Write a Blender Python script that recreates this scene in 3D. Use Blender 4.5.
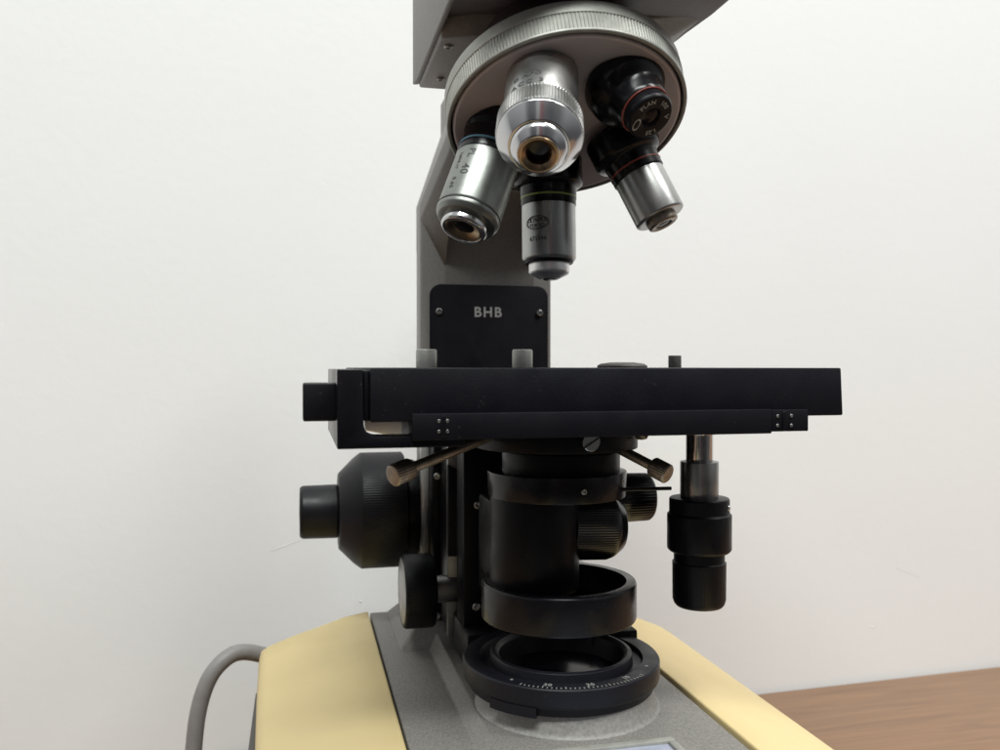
import bpy, bmesh, math, random
from mathutils import Vector, Matrix
random.seed(4)
sc = bpy.context.scene
for o in list(bpy.data.objects): bpy.data.objects.remove(o)
COL = sc.collection
S = 0.001                      # everything below is written in millimetres
PI = math.pi
R = math.radians

# ------------------------------------------------------------ camera
cam_d = bpy.data.cameras.new('camera'); cam = bpy.data.objects.new('camera', cam_d); COL.objects.link(cam)
sc.camera = cam
cam_d.sensor_width = 36; cam_d.lens = 30.6
cam_d.clip_start = 0.01; cam_d.clip_end = 60
cam.location = (-0.0824, -0.2682, 0.0)
cam.rotation_euler = (R(90 - 0.54), 0, R(-13.3))
cam_d.dof.use_dof = True; cam_d.dof.focus_distance = 0.27; cam_d.dof.aperture_fstop = 20
# ------------------------------------------------------------ render look
sc.render.engine = 'CYCLES'
sc.view_settings.view_transform = 'Standard'; sc.view_settings.look = 'None'
sc.view_settings.exposure = -0.07; sc.view_settings.gamma = 1.0
# ------------------------------------------------------------ room light (a soft environment, no panels)
w = bpy.data.worlds.new('World'); sc.world = w; w.use_nodes = True
nt = w.node_tree; nt.nodes.clear()
out = nt.nodes.new('ShaderNodeOutputWorld'); bg = nt.nodes.new('ShaderNodeBackground')
tc = nt.nodes.new('ShaderNodeTexCoord'); sep = nt.nodes.new('ShaderNodeSeparateXYZ')
nt.links.new(tc.outputs['Generated'], sep.inputs[0])
mr = nt.nodes.new('ShaderNodeMapRange'); mr.inputs[1].default_value = -1; mr.inputs[2].default_value = 1
nt.links.new(sep.outputs['Z'], mr.inputs[0])
cr = nt.nodes.new('ShaderNodeValToRGB'); e = cr.color_ramp.elements
e[0].position = 0.0; e[0].color = (.09, .09, .09, 1)
e[1].position = 1.0; e[1].color = (.95, .97, .95, 1)
x = e.new(.45); x.color = (.14, .14, .145, 1)
x = e.new(.56); x.color = (.34, .35, .36, 1)
nt.links.new(mr.outputs[0], cr.inputs[0])
# darker reddish clothing of the room's near side, seen only as a soft reflection in the metal
az = nt.nodes.new('ShaderNodeMath'); az.operation = 'ARCTAN2'
nt.links.new(sep.outputs['X'], az.inputs[0])
ng = nt.nodes.new('ShaderNodeMath'); ng.operation = 'MULTIPLY'; ng.inputs[1].default_value = -1
nt.links.new(sep.outputs['Y'], ng.inputs[0]); nt.links.new(ng.outputs[0], az.inputs[1])
ar = nt.nodes.new('ShaderNodeValToRGB'); ar.color_ramp.interpolation = 'EASE'
mz = nt.nodes.new('ShaderNodeMapRange'); mz.inputs[1].default_value = -PI; mz.inputs[2].default_value = PI
nt.links.new(az.outputs[0], mz.inputs[0]); nt.links.new(mz.outputs[0], ar.inputs[0])
e = ar.color_ramp.elements
e[0].position = .34; e[0].color = (1, 1, 1, 1)
e[1].position = .64; e[1].color = (1, 1, 1, 1)
for p_, c_ in ((.38, (.28, .28, .30)), (.425, (.25, .25, .27)), (.435, (1.0, 1.0, 1.0)), (.45, (.9, .9, .9)), (.458, (.55, .25, .27)),
               (.475, (.50, .22, .24)), (.485, (.35, .33, .35)), (.53, (.26, .26, .28)), (.58, (.4, .4, .4))):
    x = e.new(p_); x.color = (*c_, 1)
mx = nt.nodes.new('ShaderNodeMix'); mx.data_type = 'RGBA'; mx.blend_type = 'MULTIPLY'; mx.inputs[0].default_value = 1
nt.links.new(cr.outputs[0], mx.inputs[6]); nt.links.new(ar.outputs[0], mx.inputs[7])
nt.links.new(mx.outputs[2], bg.inputs[0]); bg.inputs[1].default_value = 0.75
nt.links.new(bg.outputs[0], out.inputs[0])

def area(name, loc, aim, sx, sy, power, col):
    d = bpy.data.lights.new(name, 'AREA'); d.shape = 'RECTANGLE'; d.size = sx; d.size_y = sy
    d.energy = power; d.color = col
    o = bpy.data.objects.new(name, d); COL.objects.link(o); o.location = loc
    o.rotation_euler = (Vector(aim) - Vector(loc)).to_track_quat('-Z', 'Y').to_euler()
area('ceiling_lamp', (-.35, -.95, 1.6), (0, 0, 0), 1.2, .25, 38, (.955, 1, .965))
area('ceiling_lamp', (.75, -.45, 1.7), (0, .1, 0), .25, 1.2, 35, (1, .985, .965))

# ------------------------------------------------------------ materials
def mat(name, col, rough=.5, metal=0., bump=0., bscale=900., spec=.5, var=0., vscale=300., col2=None, coat=0.,
        rvar=0., aniso=0., stretch=None, detail=4, dust=0.):
    m = bpy.data.materials.new(name); m.use_nodes = True; t = m.node_tree
    b = t.nodes['Principled BSDF']
    b.inputs['Base Color'].default_value = (*col, 1); b.inputs['Roughness'].default_value = rough
    b.inputs['Metallic'].default_value = metal; b.inputs['Specular IOR Level'].default_value = spec
    b.inputs['Coat Weight'].default_value = coat
    co = t.nodes.new('ShaderNodeTexCoord'); src = co.outputs['Object']
    if stretch:
        mp = t.nodes.new('ShaderNodeMapping'); mp.inputs['Scale'].default_value = stretch
        t.links.new(src, mp.inputs[0]); src = mp.outputs[0]
    if var or col2:
        n = t.nodes.new('ShaderNodeTexNoise'); n.inputs['Scale'].default_value = vscale; n.inputs['Detail'].default_value = detail
        t.links.new(src, n.inputs['Vector'])
        r = t.nodes.new('ShaderNodeValToRGB'); q = r.color_ramp.elements
        q[0].position = .35; q[1].position = .65
        c2 = col2 or tuple(c * (1 + var) for c in col)
        q[0].color = (*[c * (1 - var) for c in col], 1); q[1].color = (*c2, 1)
        t.links.new(n.outputs['Fac'], r.inputs[0]); t.links.new(r.outputs[0], b.inputs['Base Color'])
    if rvar:
        n = t.nodes.new('ShaderNodeTexNoise'); n.inputs['Scale'].default_value = 130; n.inputs['Detail'].default_value = 6
        t.links.new(co.outputs['Object'], n.inputs['Vector'])
        r = t.nodes.new('ShaderNodeMapRange'); r.inputs[1].default_value = .3; r.inputs[2].default_value = .7
        r.inputs[3].default_value = max(.03, rough - rvar); r.inputs[4].default_value = rough + rvar
        t.links.new(n.outputs['Fac'], r.inputs[0]); t.links.new(r.outputs[0], b.inputs['Roughness'])
    if dust:
        n = t.nodes.new('ShaderNodeTexVoronoi'); n.inputs['Scale'].default_value = 420; n.inputs['Randomness'].default_value = 1
        t.links.new(co.outputs['Object'], n.inputs['Vector'])
        n2 = t.nodes.new('ShaderNodeTexNoise'); n2.inputs['Scale'].default_value = 90; n2.inputs['Detail'].default_value = 4
        t.links.new(co.outputs['Object'], n2.inputs['Vector'])
        m1 = t.nodes.new('ShaderNodeMapRange'); m1.inputs[1].default_value = .13; m1.inputs[2].default_value = .07; m1.inputs[3].default_value = 0; m1.inputs[4].default_value = 1
        t.links.new(n.outputs['Distance'], m1.inputs[0])
        m2 = t.nodes.new('ShaderNodeMapRange'); m2.inputs[1].default_value = .5; m2.inputs[2].default_value = .62; m2.inputs[3].default_value = .0; m2.inputs[4].default_value = dust
        t.links.new(n2.outputs['Fac'], m2.inputs[0])
        m3 = t.nodes.new('ShaderNodeMath'); m3.operation = 'MULTIPLY'; t.links.new(m1.outputs[0], m3.inputs[0]); t.links.new(m2.outputs[0], m3.inputs[1])
        m4 = t.nodes.new('ShaderNodeMath'); m4.operation = 'MULTIPLY_ADD'; m4.inputs[1].default_value = .012; t.links.new(m2.outputs[0], m4.inputs[0]); t.links.new(m3.outputs[0], m4.inputs[2])
        mm = t.nodes.new('ShaderNodeMix'); mm.data_type = 'RGBA'; t.links.new(m4.outputs[0], mm.inputs[0])
        mm.inputs[6].default_value = (*col, 1); mm.inputs[7].default_value = (.16, .155, .15, 1)
        if b.inputs['Base Color'].links: t.links.new(b.inputs['Base Color'].links[0].from_socket, mm.inputs[6])
        t.links.new(mm.outputs[2], b.inputs['Base Color'])
    if bump:
        n = t.nodes.new('ShaderNodeTexNoise'); n.inputs['Scale'].default_value = bscale; n.inputs['Detail'].default_value = 3
        t.links.new(src, n.inputs['Vector'])
        bp = t.nodes.new('ShaderNodeBump'); bp.inputs['Strength'].default_value = bump; bp.inputs['Distance'].default_value = .0003
        t.links.new(n.outputs['Fac'], bp.inputs['Height']); t.links.new(bp.outputs[0], b.inputs['Normal'])
    return m
M = {}
M['grey'] = mat('grey_hammered_paint', (.185, .175, .162), .46, bump=.7, bscale=1100, var=.24, vscale=1500)
M['greyarm'] = mat('grey_enamel', (.205, .196, .185), .45, bump=.25, bscale=1200, var=.07, vscale=900)
M['turret'] = mat('turret_satin_grey', (.50, .45, .46), .42, metal=.15, bump=.08, bscale=1500, var=.06, vscale=60, rvar=.06)
M['head'] = mat('head_shaded_brown', (.06, .045, .046), .5, bump=.25, bscale=1200, var=.08)  # shade under the head is put into this dark brown colour
M['rim'] = mat('rim_metal', (.33, .33, .30), .5, metal=.35, bump=.08, var=.08, rvar=.08)
M['black'] = mat('black_anodised', (.004, .004, .006), .40, bump=.08, bscale=1500, spec=.2, rvar=.07, dust=.12)
M['stage'] = mat('black_stage_enamel', (.0055, .0055, .009), .48, bump=.2, bscale=1600, spec=.2, rvar=.07, dust=.12)
M['gloss'] = mat('black_gloss', (.005, .005, .007), .26, spec=.3, rvar=.06, dust=.12)
M['plate'] = mat('black_plate', (.005, .005, .008), .48, bump=.15, bscale=2000, spec=.18, rvar=.06, dust=.12)
M['knob'] = mat('black_knob_plastic', (.006, .006, .008), .40, bump=.1, spec=.27, rvar=.07, dust=.12)
M['ringblk'] = mat('field_ring_black', (.008, .008, .012), .42, bump=.15, spec=.25, rvar=.08, dust=.12)
M['chrome'] = mat('chrome', (.60, .60, .61), .16, metal=1, rvar=.06)
M['steel'] = mat('brushed_steel', (.42, .425, .415), .33, metal=1, bump=.05, bscale=1500, rvar=.06, var=.05, vscale=200)
M['greysteel'] = mat('dimmed_grey_steel', (.27, .28, .265), .4, metal=1, bump=.05, rvar=.06, var=.06)  # copy of the brushed steel, darkened to hold down the lamp's reflection
M['bright'] = mat('bright_steel', (.85, .85, .84), .36, metal=.85, rvar=.05)
M['rib'] = mat('black_ribbed_plastic', (.006, .006, .009), .24, spec=.6)
M['boss'] = mat('pale_grey_cast_paint', (.26, .25, .235), .5, bump=.4, bscale=1100, var=.14, vscale=900)
M['dsteel'] = mat('dull_steel', (.36, .355, .34), .42, metal=.9, rvar=.08, bump=.08, var=.08)
M['nickel'] = mat('worn_brown_nickel', (.31, .27, .22), .40, metal=.9, rvar=.1, bump=.1, var=.2, vscale=400)
M['brass'] = mat('brass', (.36, .265, .165), .32, metal=1, rvar=.08)
M['cream'] = mat('cream_enamel', (.60, .475, .24), .5, bump=.06, bscale=600, var=.015, vscale=40, rvar=.05)
M['tray'] = mat('dark_grey_tray', (.07, .068, .065), .55, bump=.3)
M['white'] = mat('white_engraving', (.44, .44, .43), .6)
M['scale'] = mat('worn_scale_paint', (.28, .28, .26), .6)
M['ink'] = mat('black_engraving', (.06, .06, .06), .6)
M['green'] = mat('green_band', (.30, .40, .10), .4)
M['blue'] = mat('blue_band', (.12, .30, .42), .4)
M['red'] = mat('red_band', (.30, .055, .035), .4)
M['label'] = mat('silver_blue_label', (.42, .45, .55), .35, metal=.4, var=.1, vscale=80)
M['rubber'] = mat('grey_cord_rubber', (.22, .21, .205), .5, bump=.08, var=.04)
M['scuff'] = mat('wall_scuff_grey', (.67, .66, .65), .8)
M['lens'] = mat('dark_lens_glass', (.006, .005, .008), .18, spec=.2)
M['post'] = mat('grey_cast_pillar', (.36, .36, .34), .45, metal=.55, bump=.2, var=.06)

def wall_mat():
    m = bpy.data.materials.new('painted_wall'); m.use_nodes = True; t = m.node_tree; b = t.nodes['Principled BSDF']
    b.inputs['Roughness'].default_value = .75; b.inputs['Specular IOR Level'].default_value = .25
    co = t.nodes.new('ShaderNodeTexCoord')
    n = t.nodes.new('ShaderNodeTexNoise'); n.inputs['Scale'].default_value = 3.2; n.inputs['Detail'].default_value = 5
    t.links.new(co.outputs['Object'], n.inputs['Vector'])
    r = t.nodes.new('ShaderNodeValToRGB'); q = r.color_ramp.elements
    q[0].position = .3; q[1].position = .7; q[0].color = (.795, .80, .80, 1); q[1].color = (.825, .83, .83, 1)
    t.links.new(n.outputs['Fac'], r.inputs[0]); t.links.new(r.outputs[0], b.inputs['Base Color'])
    n1 = t.nodes.new('ShaderNodeTexNoise'); n1.inputs['Scale'].default_value = 220; n1.inputs['Detail'].default_value = 5
    n2 = t.nodes.new('ShaderNodeTexNoise'); n2.inputs['Scale'].default_value = 26; n2.inputs['Detail'].default_value = 3
    for k in (n1, n2): t.links.new(co.outputs['Object'], k.inputs['Vector'])
    a = t.nodes.new('ShaderNodeMath'); a.operation = 'MULTIPLY_ADD'; a.inputs[1].default_value = 1.0
    t.links.new(n2.outputs['Fac'], a.inputs[0]); t.links.new(n1.outputs['Fac'], a.inputs[2])
    bp = t.nodes.new('ShaderNodeBump'); bp.inputs['Strength'].default_value = .3; bp.inputs['Distance'].default_value = .0003
    t.links.new(a.outputs[0], bp.inputs['Height']); t.links.new(bp.outputs[0], b.inputs['Normal'])
    return m
def wood_mat():
    m = bpy.data.materials.new('brown_laminate'); m.use_nodes = True; t = m.node_tree; b = t.nodes['Principled BSDF']
    b.inputs['Roughness'].default_value = .45
    co = t.nodes.new('ShaderNodeTexCoord')
    mp = t.nodes.new('ShaderNodeMapping'); mp.inputs['Scale'].default_value = (5, 95, 8)
    mp.inputs['Rotation'].default_value = (0, 0, R(3))
    t.links.new(co.outputs['Object'], mp.inputs[0])
    n = t.nodes.new('ShaderNodeTexNoise'); n.inputs['Scale'].default_value = 3; n.inputs['Detail'].default_value = 9
    n.inputs['Distortion'].default_value = .8
    t.links.new(mp.outputs[0], n.inputs['Vector'])
    r = t.nodes.new('ShaderNodeValToRGB'); q = r.color_ramp.elements
    q[0].position = .3; q[1].position = .72; q[0].color = (.175, .098, .056, 1); q[1].color = (.245, .140, .076, 1)
    t.links.new(n.outputs['Fac'], r.inputs[0]); t.links.new(r.outputs[0], b.inputs['Base Color'])
    bp = t.nodes.new('ShaderNodeBump'); bp.inputs['Strength'].default_value = .15; bp.inputs['Distance'].default_value = .0004
    t.links.new(n.outputs['Fac'], bp.inputs['Height']); t.links.new(bp.outputs[0], b.inputs['Normal'])
    return m
M['wall'] = wall_mat(); M['wood'] = wood_mat()

# ------------------------------------------------------------ mesh helpers (all in mm)
def frame(o, d, toward=None):
    """4x4 matrix: local z along d, local x as near as possible to 'toward'."""
    d = Vector(d).normalized(); o = Vector(o)
    t = Vector(toward) if toward is not None else Vector((-.25, -.95, .2))
    x = (t - d * t.dot(d))
    if x.length < 1e-5: x = Vector((1, 0, 0)) - d * d.x
    x.normalize(); y = d.cross(x)
    m = Matrix((x, y, d)).transposed().to_4x4(); m.translation = o
    return m
def new(): return bmesh.new()
def add_box(bm, x0, x1, y0, y1, z0, z1, bev=0., seg=2, mtx=None):
    t = bmesh.new(); bmesh.ops.create_cube(t, size=1)
    for v in t.verts:
        v.co = Vector((x0 + (v.co.x + .5) * (x1 - x0), y0 + (v.co.y + .5) * (y1 - y0), z0 + (v.co.z + .5) * (z1 - z0)))
    if bev: bmesh.ops.bevel(t, geom=t.edges[:], offset=bev, segments=seg, affect='EDGES', profile=.5)
    if mtx: bmesh.ops.transform(t, matrix=mtx, verts=t.verts)
    merge(bm, t)
def merge(bm, t):
    me = bpy.data.meshes.new('tmp'); t.to_mesh(me); t.free(); bm.from_mesh(me); bpy.data.meshes.remove(me)
def add_prism(bm, pts, a0, a1, axis='x', bev=0., seg=2, mtx=None):
    """pts: 2-D outline, extruded along axis (x: pts=(y,z); y: pts=(x,z); z: pts=(x,y))."""
    t = bmesh.new()
    def p3(p, a): return {'x': (a, p[0], p[1]), 'y': (p[0], a, p[1]), 'z': (p[0], p[1], a)}[axis]
    A = [t.verts.new(p3(p, a0)) for p in pts]; B = [t.verts.new(p3(p, a1)) for p in pts]
    n = len(pts)
    t.faces.new(A); t.faces.new(B[::-1])
    for i in range(n): t.faces.new((A[i], B[i], B[(i + 1) % n], A[(i + 1) % n]))
    bmesh.ops.recalc_face_normals(t, faces=t.faces[:])
    if bev:
        es = [e for e in t.edges if e.calc_face_angle(0) > R(25)]
        bmesh.ops.bevel(t, geom=es, offset=bev, segments=seg, affect='EDGES', profile=.5)
    if mtx: bmesh.ops.transform(t, matrix=mtx, verts=t.verts)
    merge(bm, t)
def add_hull(bm, pts, bev=0., seg=2):
    t = bmesh.new()
    for p in pts: t.verts.new(p)
    r = bmesh.ops.convex_hull(t, input=t.verts[:])
    bmesh.ops.dissolve_limit(t, angle_limit=R(1), verts=t.verts[:], edges=t.edges[:])
    bmesh.ops.recalc_face_normals(t, faces=t.faces[:])
    if bev:
        es = [e for e in t.edges if e.calc_face_angle(0) > R(12)]
        bmesh.ops.bevel(t, geom=es, offset=bev, segments=seg, affect='EDGES', profile=.5)
    merge(bm, t)
def soften(prof, b):
    out = [prof[0]]
    for i in range(1, len(prof) - 1):
        p0, p, p1 = (Vector(prof[j][:2]) for j in (i - 1, i, i + 1))
        k = prof[i][2] if len(prof[i]) > 2 else 0
        a, c = p0 - p, p1 - p
        if k or a.length < 1e-6 or c.length < 1e-6 or a.angle(c) > R(165): out.append(prof[i]); continue
        s = min(b, a.length * .4, c.length * .4)
        q = p + a.normalized() * s; q2 = p + c.normalized() * s
        mid = (q + q2) * .25 + p * .5
        out += [(q.x, q.y), (mid.x, mid.y), (q2.x, q2.y)]
    out.append(prof[-1])
    return out
def add_lathe(bm, prof, mtx, seg=64, bev=.25, knurl=0):
    """prof: (radius, height[, knurl depth]) from one end to the other."""
    prof = soften(prof, bev) if bev else prof
    if knurl: seg = knurl * 4
    t = bmesh.new(); rings = []
    for p in prof:
        r, h = p[0], p[1]; k = p[2] if len(p) > 2 else 0
        if r < 1e-6: rings.append([t.verts.new((0, 0, h))]); continue
        L = []
        for i in range(seg):
            a = 2 * PI * i / seg
            rr = r - (k if (i % 4) in (0, 1) else 0) if k else r
            L.append(t.verts.new((rr * math.cos(a), rr * math.sin(a), h)))
        rings.append(L)
    for A, B in zip(rings, rings[1:]):
        if len(A) == 1 and len(B) == 1: continue
        for i in range(seg):
            j = (i + 1) % seg
            if len(A) == 1: t.faces.new((A[0], B[i], B[j]))
            elif len(B) == 1: t.faces.new((A[i], B[0], A[j]))
            else: t.faces.new((A[i], B[i], B[j], A[j]))
    bmesh.ops.recalc_face_normals(t, faces=t.faces[:])
    bmesh.ops.transform(t, matrix=mtx, verts=t.verts)
    merge(bm, t)
def add_cyl(bm, p0, p1, r, bev=.2, seg=32, r2=None):
    p0, p1 = Vector(p0), Vector(p1); L = (p1 - p0).length; r2 = r if r2 is None else r2
    add_lathe(bm, [(0, 0), (r, 0), (r2, L), (0, L)], frame(p0, p1 - p0), seg, bev)
def add_tube(bm, pts, r, seg=20):
    t = bmesh.new(); P = [Vector(p) for p in pts]; prev = None; up = Vector((0, 1, .01))
    for i, p in enumerate(P):
        d = (P[min(i + 1, len(P) - 1)] - P[max(i - 1, 0)]).normalized()
        x = (up - d * up.dot(d)).normalized(); y = d.cross(x)
        L = [t.verts.new(p + (x * math.cos(a) + y * math.sin(a)) * r) for a in [2 * PI * k / seg for k in range(seg)]]
        if prev:
            for k in range(seg): t.faces.new((prev[k], prev[(k + 1) % seg], L[(k + 1) % seg], L[k]))
        else: t.faces.new(L[::-1])
        prev = L
    t.faces.new(prev); bmesh.ops.recalc_face_normals(t, faces=t.faces[:]); merge(bm, t)
def smooth_path(pts, n=10):
    P = [Vector(p) for p in pts]; P = [P[0] * 2 - P[1]] + P + [P[-1] * 2 - P[-2]]; out = []
    for i in range(1, len(P) - 2):
        for k in range(n):
            t = k / n; a, b, c, d = P[i - 1:i + 3]
            out.append(.5 * ((2 * b) + (c - a) * t + (2 * a - 5 * b + 4 * c - d) * t * t + (3 * b - a - 3 * c + d) * t ** 3))
    out.append(P[-2]); return out
def text_mesh(body, size, depth=.12, bold=0., spacing=1.0):
    cu = bpy.data.curves.new('lettering', 'FONT'); cu.body = body; cu.size = size; cu.extrude = depth; cu.offset = bold
    cu.space_character = spacing; cu.align_x = 'CENTER'; cu.align_y = 'CENTER'; cu.resolution_u = 3
    o = bpy.data.objects.new('lettering', cu); COL.objects.link(o)
    dg = bpy.context.evaluated_depsgraph_get(); dg.update()
    me = bpy.data.meshes.new_from_object(o.evaluated_get(dg))
    t = bmesh.new(); t.from_mesh(me)
    bpy.data.objects.remove(o); bpy.data.curves.remove(cu); bpy.data.meshes.remove(me)
    return t
def add_text(bm, body, size, mtx, depth=.12, bold=0., spacing=1.0, fn=None):
    t = text_mesh(body, size, depth, bold, spacing)
    if fn:
        for v in t.verts: v.co = Vector(fn(v.co))
    if mtx is not None: bmesh.ops.transform(t, matrix=mtx, verts=t.verts)
    merge(bm, t)
def build(name, bm, m, parent=None, label=None, smooth=38):
    for f in bm.faces: f.smooth = True
    for e in bm.edges:
        e.smooth = not (len(e.link_faces) != 2 or e.calc_face_angle(0) > R(smooth))
    for v in bm.verts: v.co = v.co * S
    me = bpy.data.meshes.new(name); bm.to_mesh(me); bm.free()
    me.materials.append(M[m] if isinstance(m, str) else m)
    o = bpy.data.objects.new(name, me); COL.objects.link(o)
    if parent is not None:
        o.parent = parent
    if label: o['label'] = label
    return o
def screw(parent, pos, d, r=1.5, m='chrome', h=.7, slot=None, label=None):
    bm = new(); mt = frame(pos, d, (1, 0, .6))
    if slot:
        for s in (-1, 1):
            pts = []
            a0 = math.asin(.13)
            for k in range(13):
                a = a0 + (PI - 2 * a0) * k / 12
                pts.append((r * math.cos(a), s * r * math.sin(a)))
            add_prism(bm, pts, -.5, h, 'z', .12, 1, mt)
        add_lathe(bm, [(0, -.5), (r * .97, -.5), (r * .97, h * .3), (0, h * .3)], mt, 24, .05)
    else:
        add_lathe(bm, [(0, -.5), (r, -.5), (r, h * .5), (r * .8, h), (r * .45, h), (r * .4, h * .2), (0, h * .2)], mt, 24, .08)
    return build('screw', bm, m, parent, label)

# ------------------------------------------------------------ setting: wall and desk
bm = new(); add_box(bm, -1800, 2200, 202, 320, -950, 1700)
bmesh.ops.rotate(bm, cent=(165, 202, 0), matrix=Matrix.Rotation(R(1.9), 3, 'Z'), verts=bm.verts[:])
wall = build('wall', bm, 'wall'); wall['kind'] = 'structure'
def mark(p, q, r0, m):
    bm = new(); add_cyl(bm, p, q, r0, 0, 8); build('scuff_mark', bm, m, wall)
mark((-97.4, 193.3, -96.9), (-82.1, 193.8, -91.9), .14, 'scuff'); mark((-50.6, 194.9, -126.6), (-49.9, 194.95, -126.4), .45, 'scuff')
mark((274, 205.7, -166.8), (275.2, 205.7, -166.6), .4, 'scuff'); mark((292.3, 206.3, -129.5), (310.7, 206.9, -137.2), .16, 'scuff')
desk = bpy.data.objects.new('desk', None); COL.objects.link(desk); desk.location = (.2, 0, -.95)
desk['label'] = 'brown wood-grain desk top against the white wall under the microscope'; desk['category'] = 'desk'
dm = Matrix.Translation((-200, 0, 950)) @ Matrix.Translation((165, 202, 0)) @ Matrix.Rotation(R(1.9), 4, 'Z') @ Matrix.Translation((-165, -202, 0))
bm = new(); add_box(bm, -700, 1100, -205, 200, -228, -200, 2, 2, dm); build('desk_top', bm, 'wood', desk)
for xx in (-650, 1050):
    for yy in (-165, 150):
        bm = new(); add_box(bm, xx - 25, xx + 25, yy - 25, yy + 25, -950, -228, 2, 1, dm); build('leg', bm, 'tray', desk)

# ------------------------------------------------------------ microscope
mic = bpy.data.objects.new('microscope', None); COL.objects.link(mic); mic.location = (0, 0, 0)
mic['label'] = 'grey laboratory microscope with black stage, chrome objectives and cream sided base on the brown desk'
mic['category'] = 'microscope'

# ---- base: lower body, grey deck, cream side covers
bm = new(); add_box(bm, -92, 80, -149, 117, -196, -134, 2); add_box(bm, -54, 54, -149, 122, -140, -117.6, 1)
base = build('base', bm, 'tray', mic)
for xx in (-80, 70):
    for yy in (-130, 105):
        bm = new(); add_cyl(bm, (xx, yy, -200), (xx, yy, -195), 9, .5); build('rubber_foot', bm, 'black', base)
def deck_z(x):
    ax = abs(x)
    return -110.6 if ax < 26.5 else (-114.2 if ax > 30.5 else -110.6 - 3.6 * (ax - 26.5) / 4)
bm = new()
add_prism(bm, [(-50.7, -119), (48, -119), (48, -113.8), (31.5, -113.8), (27.4, -109.9), (-27.4, -109.9), (-31.5, -113.8), (-50.7, -113.8)], -150, 128, 'y', .6, 3)
deck = build('base_deck', bm, 'grey', mic)
def cover(s, k):
    w0 = 48.9 if s > 0 else 51.6
    sec = [(48.9, -112.6), (62, -114.5), (75, -118), (85, -120.6), (96.5, -124.2), (99.3, -125.7), (100.2, -128.8), (100.4, -138), (100.5, -186), (98, -188), (48.9, -188)]
    sec = [(s * (w0 + (x - 48.9) * k), z) for x, z in sec]
    t = bmesh.new(); rows = []
    # rear corner rounded in plan: shrink the outline outward edge over the last millimetres
    Rc = 22 if s > 0 else 7
    ys = [(-150, 0), (-60, 0), (20, 0)] if s > 0 else [(-150, 7.5), (-60, 6), (20, 3), (70, 1.2)]
    for i in range(9):
        a = PI / 2 * i / 8
        ys.append((126 - Rc + Rc * math.sin(a), Rc * (1 - math.cos(a))))
    for y, sh in ys:
        row = []
        full = abs(sec[8][0]) - w0
        for x, z in sec:
            f = (abs(x) - w0) / full
            row.append(t.verts.new((x - s * sh * f * 1.0, y, z)))
        rows.append(row)
    for A, B in zip(rows, rows[1:]):
        n = len(A)
        for i in range(n): t.faces.new((A[i], A[(i + 1) % n], B[(i + 1) % n], B[i]))
    t.faces.new(rows[0][::-1]); t.faces.new(rows[-1])
    bmesh.ops.recalc_face_normals(t, faces=t.faces[:])
    es = [e for e in t.edges if len(e.link_faces) == 2 and e.calc_face_angle(0) > R(50)]
    bmesh.ops.bevel(t, geom=es, offset=.9, segments=3, affect='EDGES', profile=.5)
    return build('side_cover', t, 'cream', mic, smooth=50)
cover(-1, .94); cover(1, .78)
bm = new(); add_box(bm, -101.3, -97, -150, 119, -196, -143, .8)
build('skirt', bm, 'tray', base)
bm = new(); add_box(bm, -31.2, -27.6, 98.6, 100.4, -88, -19, .3); LIT_EDGE = bm  # bright strip added to stand in for light on the arm's front edge
# foot of the arm
bm = new(); add_hull(bm, [(sx * a, y, z) for sx in (-1, 1) for a, y, z in ((44, 127, -114), (44, 70, -114), (30, 127, -104), (29.5, 92, -104))], 1.5, 3)
build('arm_foot', bm, 'grey', mic)
# lamp housing behind
bm = new(); add_prism(bm, [(-34, -196), (78, -196), (78, -116), (66, -104), (-30, -104)], 129, 176, 'y', 3, 3)
build('lamp_housing', bm, 'grey', mic)
# framed label on the deck
bm = new()
for a in ((-24.5, 24.5, -39.5, -36.8), (-24.5, 24.5, -92, -89), (-24.5, -22, -89, -39.5), (22, 24.5, -89, -39.5)):
    add_box(bm, a[0], a[1], a[2], a[3], -110.6, -108.8, .5, 2)
lf = build('label_frame', bm, 'rim', mic)
bm = new(); add_box(bm, -22, 22, -89, -39.5, -110.4, -109.7, .1, 1); build('label_plate', bm, 'label', lf)

# ---- arm
bm = new()
add_box(bm, -31.0, 28.4, 100, 113, -108, 71, 1.2, 3)
prof = [(99.7, 30), (99.4, 50), (97.5, 60), (92.5, 71), (83.5, 82), (71, 92), (57, 100), (44, 106), (44, 118), (112, 118), (112, 30)]
add_prism(bm, prof, -20, 20, 'x')
for s_, w_ in ((-1, 31), (1, 28.4)):
    add_hull(bm, [(s_ * x, y, z) for x, y, z in ((w_ + .05, 100.5, 71), (w_ + .05, 113.05, 71.5), (w_ + .05, 113.05, 50), (w_ + .05, 100.6, 64), (19.9, 99.3, 50), (19.9, 99.6, 44), (19.5, 62, 98),
        (18, 112, 110), (18, 60, 112), (18, 90, 112))], .8, 3)
arm = build('arm', bm, 'greyarm', mic)
build('lit_arm_edge', LIT_EDGE, 'bright', arm)
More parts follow.
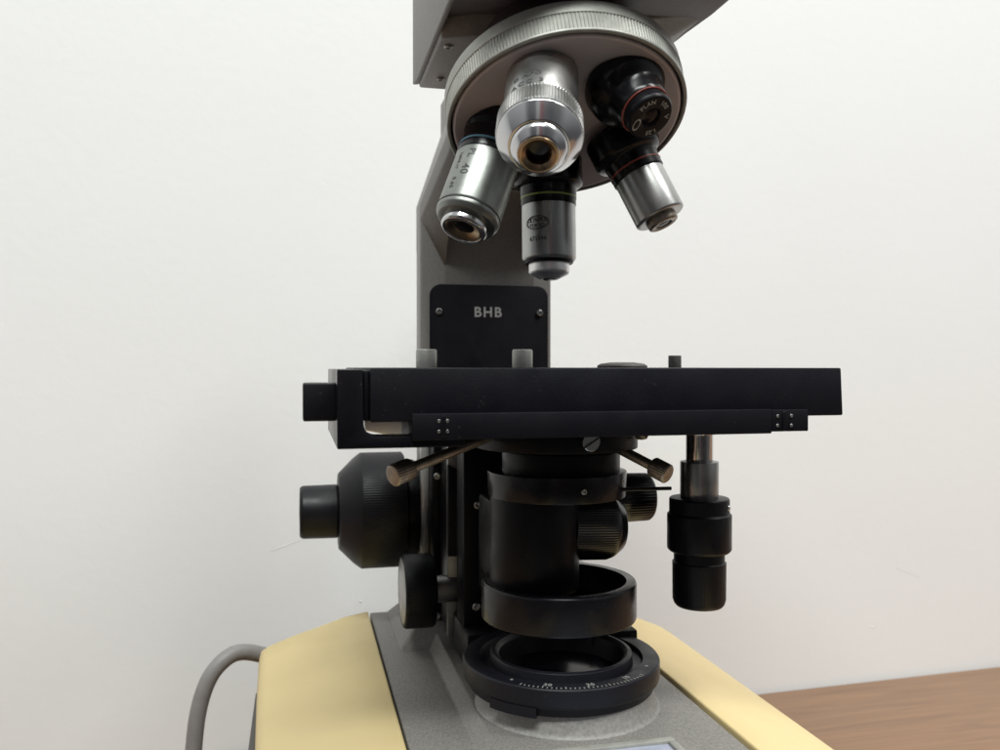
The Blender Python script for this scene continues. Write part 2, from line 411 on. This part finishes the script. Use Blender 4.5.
# name plate
def rrect(x0, x1, z0, z1, r, n=6, only_top=False):
    pts = []
    for cx, cz, a0 in ((x1 - r, z1 - r, 0), (x0 + r, z1 - r, 90), (x0 + r, z0 + r, 180), (x1 - r, z0 + r, 270)):
        for k in range(n + 1):
            a = R(a0 + 90 * k / n); pts.append((cx + r * math.cos(a), cz + r * math.sin(a)))
    return pts
bm = new(); add_prism(bm, rrect(-27, 26.5, -60, 36.2, 5), 98.6, 100.3, 'y', .35, 2)
npl = build('name_plate', bm, 'plate', mic)
for xx in (-23, 22.5): screw(npl, (xx, 98.5, 24.2), (0, -1, 0), 1.5, 'steel', .8)
bm = new()
tm = Matrix(((1, 0, 0, 0), (0, 0, -1, 98.5), (0, 1, 0, 24), (0, 0, 0, 1))); tm[0][3] = -1.2
add_text(bm, 'BHB', 6.1, tm, .12, .13, 1.2)
build('lettering', bm, 'white', npl)

# ---- head housing above the turret
bm = new()
add_prism(bm, [(-39.5, 45), (-40, -28), (-36, -58), (37, -58), (42, -44), (42, -28), (39, 8), (30, 45)], 108, 175, 'z', 1.6, 3)
head = build('head_housing', bm, 'head', mic)
bm = new(); add_prism(bm, [(-41.2, 47), (-40.6, 40), (-40.8, -50), (-40, -56), (-39, -50), (-38.8, 46)], 104.5, 176, 'z', .5, 2)
build('side_panel', bm, 'greyarm', head)
bm = new()
add_hull(bm, [(x, y, z) for x, y, z in ((-39, 45, 103), (-39, -4, 103), (-30, -8, 103), (24, -8, 103), (28, -4, 103), (27, 45, 103),
    (-39.5, 46, 110), (-39.5, -8, 110), (-30, -13, 109), (34, -13, 109), (41.3, -28, 109), (41, -6, 109), (32, 46, 110))], .8, 3)
build('turret_mount', bm, 'greyarm', head)
screw(head, (-35.5, 2, 102.9), (0, 0, -1), 1.5, 'dsteel', .7); screw(head, (-33, 33, 102.9), (0, 0, -1), 1.4, 'dsteel', .7)

# ---- revolving nosepiece
T = R(24.9); SP = R(22.0); PH = R(.57); RH = 21.06
TC = Vector((-3.2, -21.17, 73.9))
nrm = Vector((0, -math.sin(T), -math.cos(T))); u0 = Vector((0, math.cos(T), -math.sin(T)))
tf = frame(TC, nrm)
bm = new()
add_lathe(bm, [(0, -1), (24, -1.2), (33.9, .0), (34.6, -.5), (34.7, -3), (32, -3), (20, -14), (20, -24), (0, -24)], tf, 96, .4)
tur = build('nosepiece', bm, 'turret', mic)
bm = new()
add_lathe(bm, [(35.2, -3), (35.2, -.5), (35.4, -.2), (36.1, -.2), (36.4, -.5), (36.4, -1.1), (36.35, -1.3, .22), (36.35, -6.6, .22), (36.5, -6.9), (36.4, -10.8), (35.5, -11.5), (33, -11.5), (33, -3)], tf, knurl=220, bev=.1)
build('knurled_rim', bm, 'rim', tur, smooth=14)
bm = new(); add_lathe(bm, [(33.8, -2.2), (35.2, -2.2), (35.2, -3.4), (33.8, -3.4)], tf, 96, 0); build('gap_ring', bm, 'black', tur)
bm = new(); add_lathe(bm, [(20, -11), (30, -11), (28, -17), (24, -17.5), (24, -30), (0, -30)], tf, 64, .4)
build('bearing_housing', bm, 'head', tur)

FLAG = 24
def obj_frame(k):
    q = R(72 * k) + PH
    u = Vector((-math.sin(q), math.cos(q) * u0.y, math.cos(q) * u0.z))
    b = TC + u * RH; d = nrm * math.cos(SP) + u * math.sin(SP)
    cam_v = Vector((-82.4, -268.2, 0)) - b
    return frame(b - d * .5, d, cam_v)
def wrap(r, phi, h, rot=0):
    """map flat lettering on the barrel; phi (deg) to the viewer's left of the facing line."""
    def fn(c):
        x, y = c.x, c.y
        if rot: x, y = (x * math.cos(R(rot)) - y * math.sin(R(rot)), x * math.sin(R(rot)) + y * math.cos(R(rot)))
        a = R(phi) - x / r; rr = r + c.z
        return (rr * math.cos(a), rr * math.sin(a), h - y)
    return fn
def oval(bm, r, phi, h, a, b, mtx, wd=.28):
    t = bmesh.new(); n = 40; rings = []
    for k in range(n):
        q = 2 * PI * k / n; L = []
        for s in (0, wd):
            L.append(wrap(r, phi, h)(Vector(((a - s) * math.cos(q), (b - s) * math.sin(q), .06))))
        rings.append([t.verts.new(p) for p in L])
    for k in range(n): t.faces.new((rings[k][0], rings[k][1], rings[(k + 1) % n][1], rings[(k + 1) % n][0]))
    bmesh.ops.transform(t, matrix=mtx, verts=t.verts); merge(bm, t)

# objective on the optical axis
f = obj_frame(0)
bm = new(); add_lathe(bm, [(0, 12), (8.65, 12), (8.75, 13.6), (8.75, 30.6), (8.2, 31.4), (7.6, 31.6), (6.7, 31.8), (0, 31.8)], f)
o = build('objective', bm, 'steel', mic, 'steel objective with a green band, pointing straight down at the stage')
bm = new(); add_lathe(bm, [(0, -2), (11, -2), (11.2, 6.4), (10.4, 7.2), (9.1, 7.6), (9.1, 10.1), (8.95, 10.3), (8.95, 13.6), (0, 13.6)], f); build('collar', bm, 'gloss', o)
bm = new(); add_lathe(bm, [(8.8, 10.7), (9.1, 10.75), (9.1, 11.35), (8.8, 11.4)], f, bev=.05); build('colour_band', bm, 'green', o)
bm = new(); add_lathe(bm, [(7.5, 30.9), (8.0, 31), (7.7, 32.2), (6.3, 32.4), (6.0, 31)], f, bev=.1); build('groove', bm, 'black', o)
bm = new(); add_lathe(bm, [(6, 31.6), (6.6, 32.2), (6.6, 35), (6.2, 35.6), (3.0, 37.2), (2.6, 37.3), (2.4, 36.9), (0, 36.9)], f, bev=.15); build('front_mount', bm, 'bright', o)
bm = new(); add_lathe(bm, [(2.35, 36.8), (1.9, 37.45), (0, 37.6)], f, bev=0); build('front_lens', bm, 'lens', o)
bm = new()
oval(bm, 8.8, 26, 20.3, 4.1, 2.3, f); oval(bm, 8.8, 26, 20.3, 3.55, 1.85, f, .14)
add_text(bm, 'OLYMPUS', 1.75, f, .05, .03, .92, wrap(8.78, 26, 19.6)); add_text(bm, 'TOKYO', 1.55, f, .05, .03, 1, wrap(8.78, 26, 21.2))
add_text(bm, '671646', 1.9, f, .05, .03, 1.05, wrap(8.78, 24, 25.4))
build('engraving', bm, 'ink', o)

# back left objective
f = obj_frame(1)
bm = new(); add_lathe(bm, [(0, 10), (9.5, 10), (9.55, 12), (9.55, 30.3), (9.35, 30.6), (9.35, 30.9), (9.6, 31.1), (9.5, 32.2), (8.6, 33.6), (6.9, 33.8), (0, 33.8)], f, bev=.15)
o = build('objective', bm, 'greysteel', mic, 'steel objective with a blue band, nearest the left side of the turret')
bm = new(); add_lathe(bm, [(0, -2), (10.8, -2), (10.8, 3), (9.6, 4.2), (9.3, 8), (9.7, 9), (9.7, 12.4), (9.4, 12.8), (0, 12.8)], f); build('collar', bm, 'gloss', o)
bm = new(); add_lathe(bm, [(9.5, 9.2), (9.85, 9.25), (9.85, 9.9), (9.5, 9.95)], f, bev=.05); build('colour_band', bm, 'blue', o)
bm = new(); add_lathe(bm, [(9.3, 30.45), (9.62, 30.5), (9.62, 30.8), (9.3, 30.85)], f, bev=.0); build('groove', bm, 'ink', o)
bm = new(); add_lathe(bm, [(6.6, 33), (6.9, 33.6), (6.9, 35.8), (6.5, 36.4), (5.7, 36.5), (5.6, 35.8)], f, bev=.2); build('front_mount', bm, 'chrome', o)
bm = new(); add_lathe(bm, [(5.7, 35.6), (5.65, 36.1), (5.0, 36.15), (3.0, 35.2), (2.9, 34.9), (0, 34.9)], f, bev=.1); build('retaining_ring', bm, 'brass', o)
bm = new(); add_lathe(bm, [(2.9, 34.95), (1.6, 35.25), (0, 35.35)], f, bev=0); build('front_lens', bm, 'lens', o)
bm = new()
add_text(bm, '40', 3.6, f, .05, .03, 1.1, wrap(9.58, 36, 21.4, -90)); add_text(bm, 'PL', 3.0, f, .05, .03, 1.1, wrap(9.58, 34, 15.6, -90)); add_text(bm, '0.65', 2.1, f, .05, .03, 1.1, wrap(9.58, 52, 26, -90))
add_text(bm, '160/0.17', 1.6, f, .05, .02, 1.1, wrap(9.58, 56, 18, -90))
build('engraving', bm, 'ink', o)

# front left objective, the big one facing the camera
f = obj_frame(2)
bm = new(); add_lathe(bm, [(0, -2), (10.1, -2), (10.2, 25.2), (0, 25.2)], f)
o = build('objective', bm, 'steel', mic, 'largest objective, chrome with a knurled ring, facing the camera')
bm = new(); add_lathe(bm, [(10, 24.1), (11.1, 24.3), (11.4, 24.6, .3), (11.4, 31.5, .3), (11.2, 31.9), (10, 31.9)], f, knurl=84, bev=.1); build('knurled_ring', bm, 'steel', o, smooth=15)
bm = new(); add_lathe(bm, [(10, 31.5), (11.1, 31.7), (11.1, 32.5), (7.9, 36.5), (7.5, 36.6), (7.5, 36.2), (0, 36.2)], f, bev=.15); build('nose_cone', bm, 'chrome', o)
bm = new(); add_lathe(bm, [(7.4, 36.0), (7.3, 37.1), (7.0, 37.9), (5.5, 39.8), (5.1, 40.0), (5.0, 39.0), (3.6, 38.6), (3.5, 36.3), (0, 36.3)], f, bev=.3); build('front_mount', bm, 'chrome', o)
bm = new(); add_lathe(bm, [(5.1, 39.2), (5.1, 40.2), (4.6, 40.35), (3.2, 39.3), (3.1, 36.5), (0, 36.5)], f, bev=.12); build('retaining_ring', bm, 'brass', o)
bm = new(); add_lathe(bm, [(3.1, 37.2), (1.6, 37.4), (0, 37.5)], f, bev=0); build('front_lens', bm, 'lens', o)
bm = new(); add_text(bm, 'ACC 3', 2.7, f, .05, .07, 1.3, wrap(10.26, FLAG, 20.6)); add_text(bm, 'D APO', 2.5, f, .05, .05, 1.15, wrap(10.26, FLAG, 16.6))
build('engraving', bm, 'ink', o)

# front right, short black one
f = obj_frame(3); f = frame(f.translation, f.to_3x3() @ Vector((0, 0, 1)), (0, 0, 1))
bm = new(); add_lathe(bm, [(0, -2), (11.6, -2), (11.6, 2.6), (11.0, 4.6), (9.6, 6.2), (8.4, 7.2), (7.9, 9.0), (7.6, 12.2), (7.1, 13.4), (0, 13.4)], f, bev=.5)
o = build('objective', bm, 'gloss', mic, 'short black objective with white lettering round its face')
bm = new(); add_lathe(bm, [(7.1, 12.9), (7.3, 13.0), (7.25, 13.25), (6.9, 13.35)], f, bev=.08); build('colour_band', bm, 'red', o)
bm = new(); add_lathe(bm, [(0, 13), (6.8, 13.2), (6.9, 16.0), (6.5, 16.75), (6.3, 16.9), (2.9, 16.9), (2.5, 16.0), (0, 16.0)], f, bev=.2); build('front_mount', bm, 'black', o)
bm = new(); add_lathe(bm, [(2.5, 16.2), (1.5, 16.5), (0, 16.6)], f, bev=0); build('front_lens', bm, 'lens', o)
def ringtext(bm, body, size, r, a0, h, mtx):
    """lettering on a flat face, centred at angle a0 (deg, 90 = picture top, counter-clockwise as seen)."""
    def fn(c):
        a = R(a0) - c.x / r; rr = r + c.y
        # face seen along -local z: picture right is -y, picture up is towards -x... local x points to the viewer's side
        px, py = rr * math.cos(a), rr * math.sin(a)
        return (py, -px, h + c.z)
    add_text(bm, body, size, mtx, .04, .03, 1.1, fn)
bm = new()
ringtext(bm, 'PLAN', 1.9, 4.8, 135, 17.0, f); ringtext(bm, '100', 1.9, 4.8, 66, 17.0, f)
ringtext(bm, 'V', 2.0, 4.8, 15, 17.0, f); ringtext(bm, '1.25', 1.8, 4.8, -60, 17.0, f)
t = bmesh.new(); n = 30; rs = []
for k in range(n):
    q = 2 * PI * k / n
    rs.append([t.verts.new((-2.9 + a * 1.9 * math.sin(q), 3.6 - a * 1.1 * math.cos(q), 17.0)) for a in (1, .72)])
for k in range(n): t.faces.new((rs[k][0], rs[k][1], rs[(k + 1) % n][1], rs[(k + 1) % n][0]))
bmesh.ops.transform(t, matrix=f, verts=t.verts); merge(bm, t)
build('engraving', bm, 'white', o)

# back right objective
f = obj_frame(4)
bm = new(); add_lathe(bm, [(0, 11), (7.9, 11), (7.9, 28.0), (7.5, 28.5), (6.6, 28.6), (0, 28.6)], f, bev=.2)
o = build('objective', bm, 'steel', mic, 'short steel objective with a black collar and red band on the right')
bm = new(); add_lathe(bm, [(0, -2), (11.0, -2), (11.0, 5), (10.2, 6.6), (8.6, 7.4), (8.3, 9.5), (8.3, 13.2), (8.0, 13.6), (0, 13.6)], f, bev=.4); build('collar', bm, 'gloss', o)
bm = new(); add_lathe(bm, [(8.2, 10.6), (8.45, 10.65), (8.45, 11.2), (8.2, 11.25)], f, bev=.05); build('colour_band', bm, 'red', o)
bm = new(); add_lathe(bm, [(4.6, 28.3), (4.9, 28.5), (4.8, 30.6), (4.2, 31), (2.6, 30.8), (2.4, 30.2), (0, 30.2)], f, bev=.2); build('front_mount', bm, 'nickel', o)
bm = new(); add_lathe(bm, [(2.45, 30.4), (1.4, 30.7), (0, 30.8)], f, bev=0); build('front_lens', bm, 'lens', o)

# ---- stage
bm = new(); add_prism(bm, [(-64.8, -.25), (71.4, -.25), (72.1, -14.1), (-64.8, -14.1)], -50, 66, 'y', .45, 2)
stg = build('stage', bm, 'stage', mic)
bm = new()
add_box(bm, -54.2, 48.2, -51.3, -28, -18.9, -12.0, .3); add_box(bm, 48.3, 60.0, -51.1, -28, -18.4, -12.2, .3); add_box(bm, -34, 53.6, -28.5, 60, -19.3, -14.2, .3)
low = build('lower_plate', bm, 'plate', stg)
for cx, w_ in ((-46.2, 1.1), (52.2, 2.2)):
    for dx in (-w_, w_):
        for dz in (-1.35, 1.35): screw(low, (cx + dx, -51.25, -15.3 + dz), (0, -1, 0), .45, 'steel', .25)
    bm = new(); add_box(bm, cx - .5, cx + .5, -51.6, -51, -18.2, -12.6, .1, 1); build('rail_end', bm, 'black', low)
# left bracket and its knob
bm = new()
add_box(bm, -73.1, -66.5, -42, 18, -20.9, -.6, .4)
pts = [(-73.1, -.6), (-66.6, -.6), (-66.4, -14.2)]
for k in range(7):
    a = PI + PI / 2 * k / 6; pts.append((-63.0 + 3.4 * math.cos(a), -14.4 + 3.4 * math.sin(a)))
pts += [(-40, -18.0), (-40, -20.9), (-73.1, -20.9)]
add_prism(bm, pts, -49.5, -41, 'y', .4, 2)
br = build('bracket', bm, 'gloss', stg)
bm = new(); add_box(bm, -66.3, -64.95, -48.6, 10, -13.9, -.9, .3); build('guide_strip', bm, 'black', stg)
bm = new(); add_box(bm, -81.5, -73, -45, -30, -14.0, -4.2, .5, 2); build('drive_knob', bm, 'knob', stg)
bm = new(); add_prism(bm, [(-62, -13), (-44, -13), (-44, -23.5), (-50, -22.8), (-62, -20.2)], 4, 20, 'y', .3, 2); build('dovetail_slide', bm, 'bright', stg)
# pillars, pin and disc on top of the stage
for xx, yy, r, h in ((-38.6, 30, 3.7, 6.3), (-3.6, 30, 3.7, 6.4)):
    bm = new(); add_cyl(bm, (xx, yy, -1), (xx, yy, h), r, .7, 28); build('pillar', bm, 'post', stg)
bm = new(); add_cyl(bm, (51.5, 20, -1), (51.5, 20, 4.2), 2.35, .3); pin = build('pin', bm, 'tray', stg)
bm = new(); add_lathe(bm, [(0, 0), (9, 0), (9, .8), (7.8, 1.5), (4, 2.0), (0, 2.0)], frame((31, 20, -.3), (0, 0, 1)), 40, .3); build('specimen_lever', bm, 'tray', stg)

# coaxial stage control
cx, cy = 51.4, 0
fr = frame((cx, cy, 0), (0, 0, -1))
bm = new(); add_lathe(bm, [(0, 18), (5.6, 18), (5.6, 23), (4.6, 23), (4.6, 33), (0, 33)], fr); cs = build('stage_control', bm, 'chrome', mic, 'chrome shaft with two stacked black knobs hanging under the stage')
bm = new(); add_lathe(bm, [(0, 32.4), (6.5, 32.4), (6.5, 46), (0, 46)], fr); build('sleeve', bm, 'steel', cs)
bm = new(); add_lathe(bm, [(0, 44.8), (9.9, 44.8), (10.2, 45.4), (10.2, 50), (10.9, 50.4), (10.9, 62.3), (10.0, 63.3), (0, 63.3)], fr, bev=.35); build('upper_knob', bm, 'knob', cs)
bm = new(); add_lathe(bm, [(0, 63), (8.6, 63), (8.6, 66.6), (9.1, 66.9, .05), (9.0, 79.5, .05), (8.6, 81), (7.8, 82), (0, 82)], fr, knurl=60, bev=.3); build('lower_knob', bm, 'knob', cs)
a = R(-35); screw(cs, (cx + 9.9 * math.sin(R(48)), cy - 9.9 * math.cos(R(48)), -47.8), (math.sin(R(48)), -math.cos(R(48)), 0), 1.1, 'chrome', .6)

# ---- condenser
def zc(r0, r1, z0, z1, x, y=0, name='x', m='black', par=None, bev=.4, extra=None):
    bm = new(); add_lathe(bm, [(0, z1), (r1, z1), (r0, z0), (0, z0)], frame((x, y, 0), (0, 0, 1)), 72, bev)
    return build(name, bm, m, par)
cond = bpy.data.objects.new('condenser', None); COL.objects.link(cond); cond.parent = mic
zc(26.6, 26.6, -26.2, -19.6, 0, 0, 'mount_ring', 'black', cond)
zc(18.6, 18.8, -27.4, -26, 1.6, 0, 'neck', 'black', cond); zc(19.4, 19.4, -34.5, -27.3, 1.6, 0, 'condenser_body', 'black', cond)
zc(22.6, 22.9, -42, -33.8, .2, 0, 'clamp_ring', 'gloss', cond)
zc(14.6, 14.6, -72, -41.5, -7.4, 0, 'lower_barrel', 'black', cond)
bm = new(); add_box(bm, -20, 7, -2, 30, -72, -45, 1.5); build('barrel_block', bm, 'black', cond)
screw(cond, (2.6, -26.4, -22.4), (.15, -1, 0), 2.9, 'steel', .9, slot=True, label='large slotted silver screw')
screw(cond, (22.2, -17, -21.4), (.6, -1, 0), 1.6, 'nickel', 2.6)
screw(cond, (1.9, -22.6, -38), (.1, -1, 0), .95, 'dsteel', .5)
screw(cond, (17.5, -14.2, -36.4), (.75, -.66, 0), 1.0, 'dsteel', .5)
# aperture lever
bm = new(); add_cyl(bm, (17, -14, -39.0), (34.5, -14, -39.2), .6, .1, 16); build('iris_lever', bm, 'black', cond)
# ribbed filter cylinder and small knob at right
fx = frame((4.5, 2, -53), (1, 0, -.04))
bm = new(); add_lathe(bm, [(0, 0), (11.0, 0), (11.2, .5, .22), (11.2, 13, .22), (10.4, 15.4), (8.0, 18.6), (0, 19)], fx, knurl=84, bev=.4); build('ribbed_housing', bm, 'rib', cond)
fx = frame((28.5, 24, -47.8), (1, 0, 0))
bm = new(); add_lathe(bm, [(0, 0), (8.6, 0), (8.9, 4), (8.9, 5, .22), (8.7, 13.5, .22), (8.0, 14.6), (0, 15)], fx, knurl=52, bev=.3); build('ribbed_knob', bm, 'rib', cond)
# centring screws
def lever(p, q, rr, kr, kl, z):
    p, q = Vector(p), Vector(q); d = (q - p).normalized()
    bm = new(); add_lathe(bm, [(0, 0), (rr, 0), (rr, (q - p).length), (0, (q - p).length)], frame(p, d), 24, .1)
    o = build('centring_screw', bm, 'nickel', cond)
    bm = new(); add_lathe(bm, [(0, 0), (kr * .9, 0), (kr, .5, .12), (kr, kl - .5, .12), (kr * .85, kl), (0, kl)], frame(q - d * kl * .5, d), knurl=26, bev=.15); build('knurled_end', bm, 'nickel', o)
lever((-25, -12, -21.5), (-54.6, -31, -29.4), 1.55, 3.2, 6.6, 0)
lever((14, -12, -24.5), (25.0, -27, -31.6), 1.6, 3.1, 6.0, 0)
# swing-out filter holder ring
fr = frame((.9, 0, -.6), (0, 0, 1))
bm = new(); add_lathe(bm, [(22.2, -69.2), (25.1, -69.2), (25.5, -70), (25.5, -80.9), (25, -81.6), (18.5, -81.6), (18.5, -79.2), (21.4, -78.5), (21.6, -70), (22.2, -69.2)], fr, 96, .25)
fh = build('filter_holder', bm, 'gloss', cond)
bm = new(); add_box(bm, -19, -8, 10, 34, -80, -71, 1); build('hinge', bm, 'black', fh)
# condenser carrier (black dovetail bracket)
bm = new(); add_box(bm, -23.4, -13.4, 40, 54, -101, -20.5, .6)
car = build('condenser_carrier', bm, 'plate', mic)
screw(car, (-18.0, 39.9, -51.2), (-.15, -1, 0), 1.5, 'steel', .7); screw(car, (-18.6, 39.9, -89.0), (-.15, -1, 0), 1.5, 'steel', .7)
bm = new(); add_box(bm, -19.5, 3, 42, 80, -100, -20.6, 1); build('carrier_block', bm, 'black', car)
bm = new(); add_box(bm, -24.5, 26, 62, 99.6, -106, -18, .8); gb = build('guide_block', bm, 'black', mic)
bm = new(); add_box(bm, -27.5, -23, 86, 99.6, -106, -18, .8); gr = build('guide_rail', bm, 'black', mic)
screw(gr, (-25.8, 85.9, -46.0), (-.2, -1, 0), 1.5, 'steel', .8); screw(gr, (-25.8, 85.9, -105), (-.2, -1, 0), 1.5, 'steel', .8)
bm = new(); add_box(bm, -25.9, -12, 60, 62.5, -106, -30, .4); build('slide_plate', bm, 'dsteel', gb)
bm = new(); add_prism(bm, [(-26.1, -38), (-19, -42), (-12, -42), (-12, -74), (-26.1, -74)], 58, 60.6, 'y', .4, 2); build('slide_cover', bm, 'plate', gb)

# ---- coarse and fine focus at left
fx = frame((-32, 112, -63.4), (-1, 0, 0))
bm = new(); add_lathe(bm, [(0, 0), (21.5, 0), (21.8, 1), (21.8, 6), (0, 6)], fx, 80, .5); fk = build('focus_knob', bm, 'knob', mic, 'large black coarse focus knob with the fine knob on its end')
bm = new(); add_lathe(bm, [(0, 5), (24.6, 5.3), (25.4, 6, .07), (25.4, 24, .07), (24.6, 25.2), (22.8, 27.5), (17.4, 32.8), (16.4, 33.8), (0, 34.2)], fx, knurl=150, bev=.4); build('coarse_knob', bm, 'knob', fk)
bm = new(); add_lathe(bm, [(0, 34), (11.5, 34), (11.7, 35), (11.5, 49), (10.6, 50.3), (0, 50.5)], fx, 64, .4); build('fine_knob', bm, 'knob', fk)
# condenser focus knob, lower left
fx = frame((-20.5, 62, -87.4), (-1, 0, 0))
bm = new(); add_lathe(bm, [(0, 0), (5.3, 0), (5.3, 12), (0, 12)], fx, 32, .3); ck = build('condenser_knob', bm, 'dsteel', mic)
bm = new(); add_lathe(bm, [(0, 11), (13.6, 11), (14.2, 11.8, .1), (14.2, 22, .1), (13.5, 23), (12.6, 23.2), (12.3, 22.8), (0, 22.8)], fx, knurl=90, bev=.3); build('knob_grip', bm, 'knob', ck)
bm = new(); add_lathe(bm, [(12.2, 22.6), (12.2, 23.1), (0, 23.2)], fx, 64, .1); build('knob_cap', bm, 'dsteel', ck)

# ---- field diaphragm ring on the base
fr = frame((1.6, 0, 0), (0, 0, 1))
bm = new(); add_lathe(bm, [(0, -111), (30.6, -110.2), (29.6, -109.2), (28.6, -106.3), (28, -103.5), (0, -103.5)], frame((3.2, -1.5, 0), (0, 0, 1)), 96, .5)
fb = build('field_boss', bm, 'boss', mic)
bm = new(); add_lathe(bm, [(29, -103.6), (30.4, -103.6), (30.6, -101.2), (32.0, -100.8), (32.3, -100), (32.3, -95.2), (31.9, -94.7), (26.8, -94.7), (26.4, -96.6), (23.6, -96.9), (23.3, -93.4), (22, -93.0), (20.4, -94.3), (19.6, -100.5), (0, -100.5)], fr, 128, .2)
ring = build('field_ring', bm, 'ringblk', mic)
bm = new(); add_lathe(bm, [(19.5, -100.3), (12, -99.2), (0, -98.6)], fr, 64, 0); build('field_lens', bm, 'lens', ring)
bm = new()
for k in range(9):
    a0 = R(211 + k * 3.2); a1 = R(211 + (k + 1) * 3.2)
    t = bmesh.new(); vs = []
    for aa in (a0, a1):
        for rr, zz in ((30.0, -103.6), (32.4, -103.6), (32.4, -100.6), (30.0, -100.6)): vs.append(t.verts.new((1.6 + rr * math.cos(aa), rr * math.sin(aa), zz)))
    for i in range(4): t.faces.new((vs[i], vs[(i + 1) % 4], vs[4 + (i + 1) % 4], vs[4 + i]))
    if k == 0: t.faces.new(vs[:4][::-1])
    if k == 8: t.faces.new(vs[4:])
    merge(bm, t)
bmesh.ops.remove_doubles(bm, verts=bm.verts[:], dist=.001); bmesh.ops.recalc_face_normals(bm, faces=bm.faces[:])
build('finger_tab', bm, 'ringblk', ring)
# scale ticks and numbers on the sloping face
bm = new()
def onring(r, ang): # ang deg, around the ring; z on the slope
    z = -94.7 + .1
    return Vector((1.6 + r * math.cos(R(ang)), r * math.sin(R(ang)), z))
for k in range(31):
    ang = 230 + k * 2.55
    L = 1.5 if k % 5 == 0 else .95
    p, q = onring(31.5, ang), onring(31.5 - L, ang); w_ = Vector((-math.sin(R(ang)), math.cos(R(ang)), 0)) * .16
    t = bmesh.new(); t.faces.new([t.verts.new(v) for v in (p - w_, p + w_, q + w_, q - w_)]); merge(bm, t)
for body, ang in (('30', 245), ('20', 270.5), ('10', 296)):
    def fn(c, ang=ang):
        r = 28.9 - 0 - c.y * 1; a = ang + math.degrees(c.x / 28.9)
        # text up points to the ring centre
        p = onring(28.9 - c.y, a); p.z += c.z; return p
    add_text(bm, body, 2.5, None, .03, .04, 1.1, fn)
for ang, r in ((222, 29), (322, 29)):
    t = bmesh.new(); bmesh.ops.create_circle(t, cap_ends=True, segments=12, radius=.5)
    bmesh.ops.translate(t, verts=t.verts, vec=onring(r, ang)); merge(bm, t)
build('scale', bm, 'scale', ring)
# small black catch behind the ring
bm = new(); add_box(bm, 17, 34, 12, 30, -109.5, -92.8, 1); build('lamp_catch', bm, 'plate', mic)
bm = new(); add_box(bm, -24, 18, 30, 60, -109.5, -96, 1); build('carrier_stop', bm, 'black', mic)

# ------------------------------------------------------------ power cord
pts = [(-62, 150, -150), (-80, 146, -140), (-95, 140, -132.5), (-107, 135, -127.5), (-117, 131, -128.5), (-124, 128, -136), (-128.5, 126, -150), (-130.5, 124, -170), (-131, 122, -186), (-138, 110, -195.5), (-170, 70, -196), (-240, 40, -196), (-330, 60, -196)]
bm = new(); add_tube(bm, smooth_path([(x + (2.4 if x < -110 else 0), y, z - 2.6) if z > -190 else (x, y, z) for x, y, z in pts]), 3.6)
cord = build('power_cord', bm, 'rubber')
cord['label'] = 'thick grey rubber power cord looping down behind the left side of the base'; cord['category'] = 'power cord'
